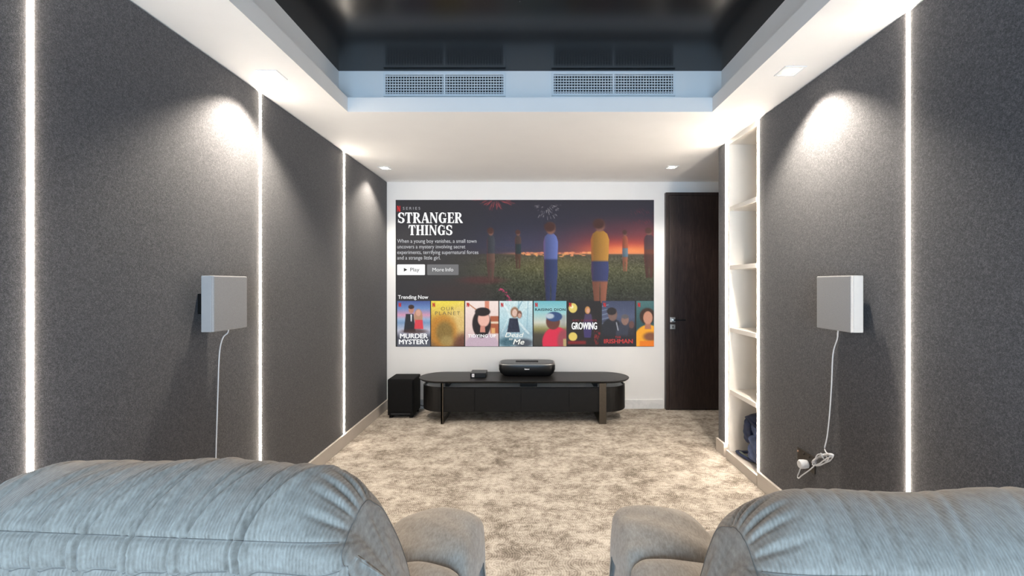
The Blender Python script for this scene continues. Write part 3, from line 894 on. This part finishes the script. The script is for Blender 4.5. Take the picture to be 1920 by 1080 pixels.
boxes('leg', [(0.628, 0.692, yl, yl + 0.012, 0.0, 0.374), (0.628, 0.692, yl + 0.012, 4.55, 0.0, 0.01), (0.628, 0.692, 4.54, 4.552, 0.0, 0.374)], M['bronze'], con)

# ------------------------------------------------------------------ projector on the console
pr = empty('projector', (-0.036, 4.465, 0.394), 'black short throw projector on the middle of the console', 'projector')
px, py = -0.036, 4.465
loft('body', [superrect(px, py, 0.225, 0.105, 0.3945, 5), superrect(px, py, 0.235, 0.112, 0.402, 5), superrect(px, py, 0.262, 0.132, 0.425, 5), superrect(px, py, 0.273, 0.14, 0.455, 5),
              superrect(px, py, 0.275, 0.141, 0.49, 5), superrect(px, py, 0.272, 0.139, 0.508, 5), superrect(px, py, 0.266, 0.134, 0.516, 5)], M['plastic'], pr, smooth=True)
loft('rim', [superrect(px, py, 0.2735, 0.1400, 0.5035, 5), superrect(px, py, 0.2722, 0.1390, 0.5085, 5), superrect(px, py, 0.2685, 0.1355, 0.5150, 5), superrect(px, py, 0.2635, 0.131, 0.5178, 5), superrect(px, py, 0.258, 0.126, 0.5165, 5)], M['silver'], pr, smooth=True)
tp = loft('top_glass', [superrect(px, py, 0.258, 0.126, 0.5155, 5), superrect(px, py, 0.255, 0.123, 0.5185, 5)], M['glass_top'], pr, smooth=False)
box('lens_slot', px - 0.11, px + 0.11, py - 0.03, py + 0.05, 0.5186, 0.5196, M['dark'], pr)
boxes('maker_mark', [(px - 0.022 + k * 0.0095, px - 0.022 + k * 0.0095 + 0.0075, py - 0.1418, py - 0.1405, 0.4645, 0.4645 + h) for k, h in enumerate((0.012, 0.009, 0.009, 0.008, 0.009))], M['mark'], pr)

# ------------------------------------------------------------------ small black box on the console
hb = empty('media_box', (-0.498, 4.37, 0.394), 'small black media box with white sticker on the console', 'media box')
box('case', -0.573, -0.424, 4.285, 4.45, 0.3945, 0.441, M['plastic'], hb, bevel=0.005)
box('sticker', -0.555, -0.533, 4.2835, 4.2848, 0.403, 0.433, M['mark'], hb)
boxes('sticker_mark', [(-0.548, -0.540, 4.2828, 4.2836, 0.412, 0.419), (-0.547, -0.541, 4.2828, 4.2836, 0.422, 0.426)], M['plastic'], hb)

# ------------------------------------------------------------------ subwoofer
sb = empty('subwoofer', (-1.235, 4.46, 0), 'black box subwoofer on the carpet in the left corner', 'subwoofer')
box('cabinet', -1.368, -1.117, 4.33, 4.60, 0.025, 0.372, M['plastic_matt'], sb, bevel=0.012, seg=3)
box('front_grille', -1.358, -1.127, 4.322, 4.331, 0.06, 0.36, M['plastic_matt'], sb, bevel=0.004)
box('port', -1.335, -1.15, 4.325, 4.331, 0.033, 0.05, M['dark'], sb, bevel=0.003)
for (x, y) in ((-1.34, 4.36), (-1.145, 4.36), (-1.34, 4.57), (-1.145, 4.57)):
    box('foot', x - 0.015, x + 0.015, y - 0.015, y + 0.015, 0.0, 0.025, M['plastic_matt'], sb)
tube('power_cable', [(-1.13, 4.60, 0.06), (-1.10, 4.62, 0.04), (-1.06, 4.625, 0.05), (-1.02, 4.61, 0.035), (-0.98, 4.6, 0.02), (-0.9, 4.6, 0.01)], 0.004, M['blackcable'], sb)

# ------------------------------------------------------------------ wall speakers
def speaker(side, x_face, y0, y1, label):
    xw = XL if side < 0 else XR
    s = -side                                              # direction from wall into the room
    t = empty('wall_speaker', (xw, (y0 + y1) / 2, 1.2), label, 'speaker', 'square wall speakers')
    z0, z1 = 1.076, 1.320
    xa, xb = x_face, x_face - s * 0.055
    box('cabinet', min(xa - s * 0.012, xb), max(xa - s * 0.012, xb), y0, y1, z0, z1, M['speaker_case'], t, bevel=0.003)
    box('front_cloth', min(xa, xa - s * 0.014), max(xa, xa - s * 0.014), y0, y1, z0, z1, M['speaker'], t, bevel=0.005)
    ym = (y0 + y1) / 2
    xbk = xb - s * 0.0005
    boxes('bracket', [(min(xbk, xw), max(xbk, xw), ym - 0.05, ym + 0.03, 1.15, 1.24), (min(xbk, xbk - s * 0.02), max(xbk, xbk - s * 0.02), ym - 0.085, ym + 0.06, 1.10, 1.28)], M['plastic_matt'], t)
    return t
spl = speaker(-1, -1.363, 1.95, 2.18, 'light grey square speaker on the left fabric wall')
tube('cable', [(-1.40, 2.10, 1.10), (-1.405, 2.105, 1.06), (-1.44, 2.12, 1.03), (-1.466, 2.135, 0.95), (-1.470, 2.13, 0.75), (-1.471, 2.12, 0.5), (-1.471, 2.115, 0.3), (-1.465, 2.10, 0.11)], 0.0026, M['cable'], spl)
spr = speaker(1, 1.362, 1.93, 2.16, 'light grey square speaker on the right fabric wall')
coil = [(1.40, 2.06, 1.10), (1.402, 2.07, 1.06), (1.42, 2.10, 1.03), (1.437, 2.155, 0.95), (1.440, 2.17, 0.8), (1.440, 2.185, 0.65), (1.438, 2.20, 0.54), (1.43, 2.205, 0.48)]
for k in range(0, 46):
    a_ = 0.4 + k * 2 * math.pi / 10
    j1, j2 = random.uniform(0.82, 1.12), random.uniform(0.5, 1.5)
    ma, mi = 0.082 * j1 * math.cos(a_), 0.017 * j2 * math.sin(a_)
    coil.append((1.425 + 0.008 * math.sin(k * 1.7), 2.215 - 0.83 * ma + 0.55 * mi, 0.428 + 0.55 * ma + 0.83 * mi))
coil += [(1.42, 2.26, 0.385), (1.41, 2.29, 0.345), (1.40, 2.34, 0.295), (1.398, 2.365, 0.27), (1.40, 2.378, 0.275), (1.402, 2.368, 0.30), (1.405, 2.358, 0.33)]
tube('cable', coil, 0.0028, M['cable'], spr, n=6)
tube('cable_tie', [(1.412, 2.205, 0.455), (1.420, 2.195, 0.437), (1.432, 2.190, 0.425), (1.436, 2.20, 0.445), (1.414, 2.212, 0.458)], 0.003, M['cable'], spr, n=5)
plug = loft('plug', [[(x, 2.362 + r * math.cos(2 * math.pi * k / 20) * 1.0, 0.345 + r * math.sin(2 * math.pi * k / 20)) for k in range(20)] for (x, r) in ((1.440, 0.021), (1.425, 0.023), (1.405, 0.023), (1.398, 0.018))], M['cable'], spr)
ws = empty('wall_socket', (XR, 2.38, 0.36), 'dark bronze double wall socket low on the right wall', 'socket')
box('plate', XR - 0.009, XR, 2.305, 2.452, 0.315, 0.402, M['socket'], ws, bevel=0.002)
for (y, z) in ((2.44, 0.385), (2.39, 0.388), (2.315, 0.372), (2.345, 0.388)):
    box('switch' if z > 0.38 else 'screw', XR - 0.014, XR - 0.0085, y - 0.004, y + 0.004, z - 0.004, z + 0.004, M['pin'] if z < 0.386 else M['socket'], ws, bevel=0.001)

# ------------------------------------------------------------------ backpack on the bottom shelf
bg = empty('backpack', (1.60, 3.08, NZ0), 'crumpled blue backpack on the bottom shelf of the niche', 'bag')
def blob(name, cx, cy, z0, z1, hx, hy, mat, parent, seed, p=3.2, amp=0.012, taper=0.1, n=40, m=22):
    r = np.random.default_rng(seed)
    ph = r.uniform(0, 6.28, (6,)); fr = r.integers(2, 7, (6,)); fz = r.uniform(2, 9, (6,))
    rings = []
    for i in range(m):
        t = i / (m - 1)
        e = min(1.0, (1 - abs(2 * t - 1) ** 3.5)) ** 0.5 if 0 < t < 1 else 0.12
        e = max(e, 0.12)
        z = z0 + (z1 - z0) * t
        ring = []
        for (x, y, _) in superrect(0, 0, hx * e * (1 - taper * t), hy * e * (1 - taper * t), z, p, n):
            a = math.atan2(y, x)
            d = 1 + sum(math.sin(fr[q] * a + ph[q] + fz[q] * t * 3) for q in range(6)) / 6 * amp / hx * 1.3
            ring.append((cx + x * d, cy + y * d, z + 0.004 * math.sin(3 * a + ph[0])* (0.2 < t)))
        rings.append(ring)
    return loft(name, rings, mat, parent)
blob('body', 1.600, 3.07, NZ0, 0.365, 0.085, 0.125, M['bluegrey'], bg, 3, amp=0.02)
blob('top_flap', 1.59, 3.11, 0.30, 0.385, 0.085, 0.115, M['navy'], bg, 5, amp=0.02)
blob('side_pocket', 1.535, 3.16, 0.17, 0.36, 0.045, 0.045, M['navy'], bg, 9, amp=0.015)
blob('front_pocket', 1.54, 3.05, NZ0 + 0.006, 0.26, 0.055, 0.085, M['bluegrey'], bg, 11, amp=0.016)
tube('shoulder_strap', [(1.56, 3.12, 0.12), (1.53, 3.19, 0.10), (1.507, 3.24, 0.083), (1.495, 3.262, 0.079), (1.485, 3.24, 0.079), (1.49, 3.16, 0.08), (1.51, 3.08, 0.082), (1.55, 3.02, 0.10)], 0.017, M['navy'], bg, flat=0.6)
tube('strap_padding', [(1.492, 3.225, 0.090), (1.493, 3.17, 0.091), (1.505, 3.11, 0.093)], 0.010, M['strapgrey'], bg, flat=0.5)

# ------------------------------------------------------------------ recliners
def resample(P, n):
    P = [np.array(p, float) for p in P]
    Q = []
    L = len(P)
    for i in range(L):                                   # closed Catmull-Rom
        p0, p1, p2, p3 = P[i - 1], P[i], P[(i + 1) % L], P[(i + 2) % L]
        for k in range(12):
            t = k / 12
            Q.append(0.5 * ((2 * p1) + (p2 - p0) * t + (2 * p0 - 5 * p1 + 4 * p2 - p3) * t * t + (3 * p1 - p0 - 3 * p2 + p3) * t ** 3))
    Q = np.array(Q + [Q[0]])
    s = np.concatenate([[0], np.cumsum(np.linalg.norm(np.diff(Q, axis=0), axis=1))])
    u = np.linspace(0, s[-1], n, endpoint=False)
    return np.stack([np.interp(u, s, Q[:, k]) for k in (0, 1)], 1), s[-1]

def cushion(name, prof, x0, x1, r0, r1, mat, parent, nx=90, ns=150, crown=0.0, cap=0.02, fold=None, t0=None, t1=None, flare=None, seam=None, xseams=()):
    """A stuffed body: the closed (y, z) outline swept along x, its two ends rounded over r0 and r1 (t0 and t1 where it faces up)."""
    P, L = resample(prof, ns)
    t = np.roll(P, -1, 0) - np.roll(P, 1, 0)
    N = np.stack([t[:, 1], -t[:, 0]], 1); N /= np.linalg.norm(N, axis=1)[:, None]
    area = np.sum(P[:, 0] * np.roll(P[:, 1], -1) - np.roll(P[:, 0], -1) * P[:, 1])
    if area < 0: N = -N
    Ns = N.copy()
    for _ in range(max(6, int(ns * 0.12)) * 6): Ns = (np.roll(Ns, 1, 0) + 2 * Ns + np.roll(Ns, -1, 0)) / 4
    up = np.clip((N[:, 1] - 0.1) / 0.8, 0, 1)
    up = up * up * (3 - 2 * up)
    RA = r0 + ((t0 or r0) - r0) * up; RB_ = r1 + ((t1 or r1) - r1) * up
    q = np.linspace(0, 1, nx)
    g = 0.5 - 0.5 * np.cos(np.pi * q)
    xs = x0 + (x1 - x0) * (0.45 * g + 0.55 * q)
    S = np.arange(ns) / ns
    rows = []
    for x in xs:
        ea = RA * (1 - np.sqrt(np.clip(1 - (np.clip(x0 + RA - x, 0, None) / RA) ** 2, 0, 1)))
        eb = RB_ * (1 - np.sqrt(np.clip(1 - (np.clip(x - x1 + RB_, 0, None) / RB_) ** 2, 0, 1)))
        e = np.maximum(ea * np.minimum(1, 0.055 / RA) ** 0.35, eb * np.minimum(1, 0.055 / RB_) ** 0.35)
        u = (x - (x0 + x1) / 2) / ((x1 - x0) / 2)
        D = np.full(ns, crown * (1 - u * u))
        if fold is not None: D = D + fold(x, u, S, P)
        R = P + N * D[:, None] - Ns * e[:, None]
        X_ = np.full(ns, x)
        if flare: X_ = X_ + np.sign(x) * flare[0] * np.clip((flare[1] - P[:, 1]) / flare[2], 0, 1.5) * abs(u) ** 3
        rows.append(np.column_stack([X_, R]))
    def capring(row, sgn):
        out = []
        for k in range(1, 9):
            q = k / 9
            c = row[:, 1:].mean(0)
            R = row[:, 1:] * (1 - q) + c * q
            xx = row[:, 0] * (1 - q) + row[:, 0].mean() * q + sgn * cap * (1 - (1 - q) ** 2)
            out.append(np.column_stack([xx, R]))
        return out
    rows = capring(rows[0], -1)[::-1] + rows + capring(rows[-1], 1)
    o = loft(name, [[tuple(p) for p in r] for r in rows], mat, parent)
    if seam:                                             # stitched edge of the end panels, upper part only
        for k, sg in ((8 + seam, -1), (len(rows) - 9 - seam, 1)):
            R = rows[k]
            sel = R[:, 2] > 0.66
            st = next(i for i in range(ns) if sel[i] and not sel[i - 1])
            line = [R[(st + i) % ns] + np.array([sg * 0.0006, 0, 0]) for i in range(ns) if sel[(st + i) % ns]]
            tube('seam', [tuple(p) for p in line[::3]], 0.0008, M['piping'], o, n=3, sides=6)
    for (sy, sz) in xseams:                              # stitched seams along the length
        j = int(np.argmin(np.hypot(P[:, 0] - sy, P[:, 1] - sz)))
        line = [rows[k][j] + np.array([0, N[j, 0], N[j, 1]]) * 0.0007 for k in range(12 + (seam or 0), len(rows) - 12 - (seam or 0), 2)]
        tube('seam', [tuple(p) for p in line], 0.0008, M['piping'], o, n=2, sides=6)
    return o

def gauss(a, s): return np.exp(-(a / s) ** 2)

def recliner(name, loc, rz, label, back_dy, back_dz, seed, mirror):
    t = bpy.data.objects.new(name, None); C.objects.link(t)
    tag(t, label, 'recliner', 'plush reclining seats')
    r = np.random.default_rng(seed)
    a, b = back_dy, back_dz
    # pillow back: outline in (y, z), rear upwards and over to the front
    pil = [(-0.225 + a, 0.63 + b), (-0.262 + a, 0.74 + b), (-0.288 + a, 0.81 + b), (-0.312 + a, 0.852 + b), (-0.320 + a, 0.885 + b), (-0.312 + a, 0.915 + b), (-0.285 + a, 0.946 + b), (-0.245 + a, 0.967 + b), (-0.20 + a, 0.974 + b),
           (-0.155 + a, 0.962 + b), (-0.115 + a, 0.925 + b), (-0.085 + a, 0.86 + b), (-0.05 + a, 0.74 + b * 0.8), (-0.02 + a * 0.8, 0.62), (-0.04, 0.54), (-0.14, 0.54)]
    grooves = [(-0.30 + 0.55 * (k + r.uniform(0.1, 0.9)) / 13, r.uniform(0.010, 0.020) * (0.22 if mirror else 1.0), r.uniform(0.003, 0.005) * (1.6 if mirror else 1.0), r.uniform(0.2, 0.55)) for k in range(13)]
    puck = [(-0.295, 0.006), (-0.262, 0.0055), (-0.235, 0.006), (-0.20, 0.0055), (-0.17, 0.006), (-0.15, 0.005)]
    HW = 0.345
    def fold(x, u, S, P):
        y = P[:, 0] - a; z = P[:, 1] - b
        d = np.zeros(len(S))
        top = (z > 0.895) & (y < -0.13)
        rear = (z > 0.80) & (z <= 0.895) & (y < -0.26)
        # stitched seams
        seam1 = gauss(np.hypot(y + 0.312, z - 0.915), 0.0038)
        seam2 = gauss(np.hypot(y + 0.316, z - 0.864), 0.005)
        d -= 0.0045 * seam1 + 0.007 * seam2
        # gathered folds running over the top
        for (gx, dep, wd, sl) in grooves:
            gx2 = gx + sl * (y + 0.31)
            m = np.where(top, np.clip(1.15 - (y + 0.31) / 0.17, 0, 1), 0) + np.where(rear, 0.75 * np.clip((z - 0.80) / 0.05, 0, 1), 0)
            q = (x - gx2)
            d += m * dep * (-gauss(q, wd) + 0.55 * gauss(q - 2.3 * wd, 1.7 * wd))
        # puckers round the ends
        e = np.clip((abs(u) - 0.76) / 0.14, 0, 1) * np.clip((0.985 - abs(u)) / 0.03, 0, 1)
        for (py_, dep) in puck:
            q = y - py_ - 0.02 * (1 - abs(u)) * 3
            d += np.where(z > 0.90, 1, 0) * e * dep * (-gauss(q, 0.0045) + 0.5 * gauss(q - 0.011, 0.006))
        # soft unevenness
        d += 0.0035 * np.sin(9 * x + 3.1 * S * 6.28 + seed) + 0.0025 * np.sin(23 * x - 5 * S * 6.28)
        return d
    cushion('pillow_back', pil, -HW - (0.022 if mirror else 0), HW + (0 if mirror else 0.018), 0.05, 0.05, M['cord'], t, nx=300, ns=280, crown=0.004, cap=0.012, fold=fold, t0=0.12 if mirror else 0.20, t1=0.18 if mirror else 0.11, flare=(0.032 if mirror else 0.04, 0.93, 0.25), seam=5, xseams=((-0.312 + a, 0.915 + b), (-0.316 + a, 0.864 + b)))
    # lower back shell
    shell = [(-0.255 + a, 0.42), (-0.275 + a, 0.6), (-0.292 + a, 0.72 + b), (-0.288 + a, 0.80 + b), (-0.25 + a, 0.84 + b), (-0.2 + a, 0.82 + b), (-0.14, 0.6), (-0.14, 0.40)]
    cushion('back_shell', shell, -HW - 0.0, HW + 0.0, 0.05, 0.05, M['chenille'], t, nx=30, ns=60, crown=0.006)
    # seat, footrest, base
    seat = [(-0.16, 0.30), (-0.16, 0.46), (-0.05, 0.52), (0.20, 0.525), (0.38, 0.52), (0.435, 0.475), (0.43, 0.36), (0.38, 0.30), (0.1, 0.29)]
    cushion('seat', seat, -0.255, 0.255, 0.03, 0.03, M['chenille'], t, nx=30, ns=70, crown=0.02)
    foot = [(0.36, 0.08), (0.37, 0.28), (0.40, 0.31), (0.44, 0.29), (0.45, 0.2), (0.44, 0.09), (0.41, 0.06)]
    cushion('footrest', foot, -0.245, 0.245, 0.03, 0.03, M['chenille'], t, nx=20, ns=50, crown=0.01)
    o = loft('base', [[(sx * 0.40, y, z) for (sx, y) in ((-1, -0.25), (1, -0.25), (1, 0.33), (-1, 0.33))] for z in (0.0, 0.09)], M['plastic_matt'], t, smooth=False)
    # arms: broad base, front and rear pad
    for s in (-1, 1):
        xi, xo = 0.235 * s, 0.47 * s
        def ends(x0, x1, rin, rout):
            return (x0, x1, rin, rout) if s > 0 else (x1, x0, rout, rin)
        armp = [(-0.30, 0.070), (-0.31, 0.300), (-0.30, 0.522), (-0.22, 0.587), (0.05, 0.602), (0.23, 0.607), (0.315, 0.582), (0.345, 0.492), (0.345, 0.250), (0.335, 0.070), (0.1, 0.060)]
        e = ends(xi, xo, 0.05, 0.035)
        arm = cushion('arm', armp, e[0], e[1], e[2], e[3], M['chenille'], t, nx=20, ns=110, crown=0.0, cap=0.008)
        padf = [(0.075, 0.542), (0.062, 0.597), (0.075, 0.642), (0.11, 0.660), (0.19, 0.667), (0.265, 0.657), (0.325, 0.617), (0.352, 0.542), (0.356, 0.442), (0.345, 0.372), (0.32, 0.382), (0.28, 0.462), (0.2, 0.532)]
        def pf(x, u, S, P):
            q = np.zeros(len(S))
            q += 0.003 * np.sin(31 * x + 9 * P[:, 0] * 6) * np.where(P[:, 1] > 0.60, 1, 0.2)
            tilt = -0.016 * np.clip(-u * s + 0.25, 0, 1.3) ** 1.5 * np.where(P[:, 1] > 0.54, 1, 0)
            return q + tilt
        e = ends(0.215 * s, 0.475 * s, 0.085, 0.04)
        cushion('arm_pad', padf, e[0], e[1], e[2], e[3], M['chenille'], arm, nx=40, ns=130, crown=0.012, cap=0.01, fold=pf)
        padr = [(-0.29, 0.522), (-0.30, 0.582), (-0.27, 0.627), (-0.20, 0.646), (-0.05, 0.648), (0.04, 0.644), (0.073, 0.617), (0.075, 0.572), (0.06, 0.532), (-0.1, 0.517)]
        e = ends(0.225 * s, 0.472 * s, 0.075, 0.04)
        cushion('arm_pad', padr, e[0], e[1], e[2], e[3], M['chenille'], arm, nx=30, ns=100, crown=0.012, cap=0.01, fold=pf)
    t.location = loc
    t.rotation_euler = (0, 0, rz)
    return t
recliner('recliner', (-0.625, 1.0, 0), math.radians(-4), 'beige ribbed recliner in the left foreground, its creased back to the viewer', 0.0, -0.012, 11, False)
recliner('recliner', (0.70, 0.985, 0), math.radians(-1.0), 'beige ribbed recliner in the right foreground, below the wall socket and plug', -0.055, -0.032, 23, True)
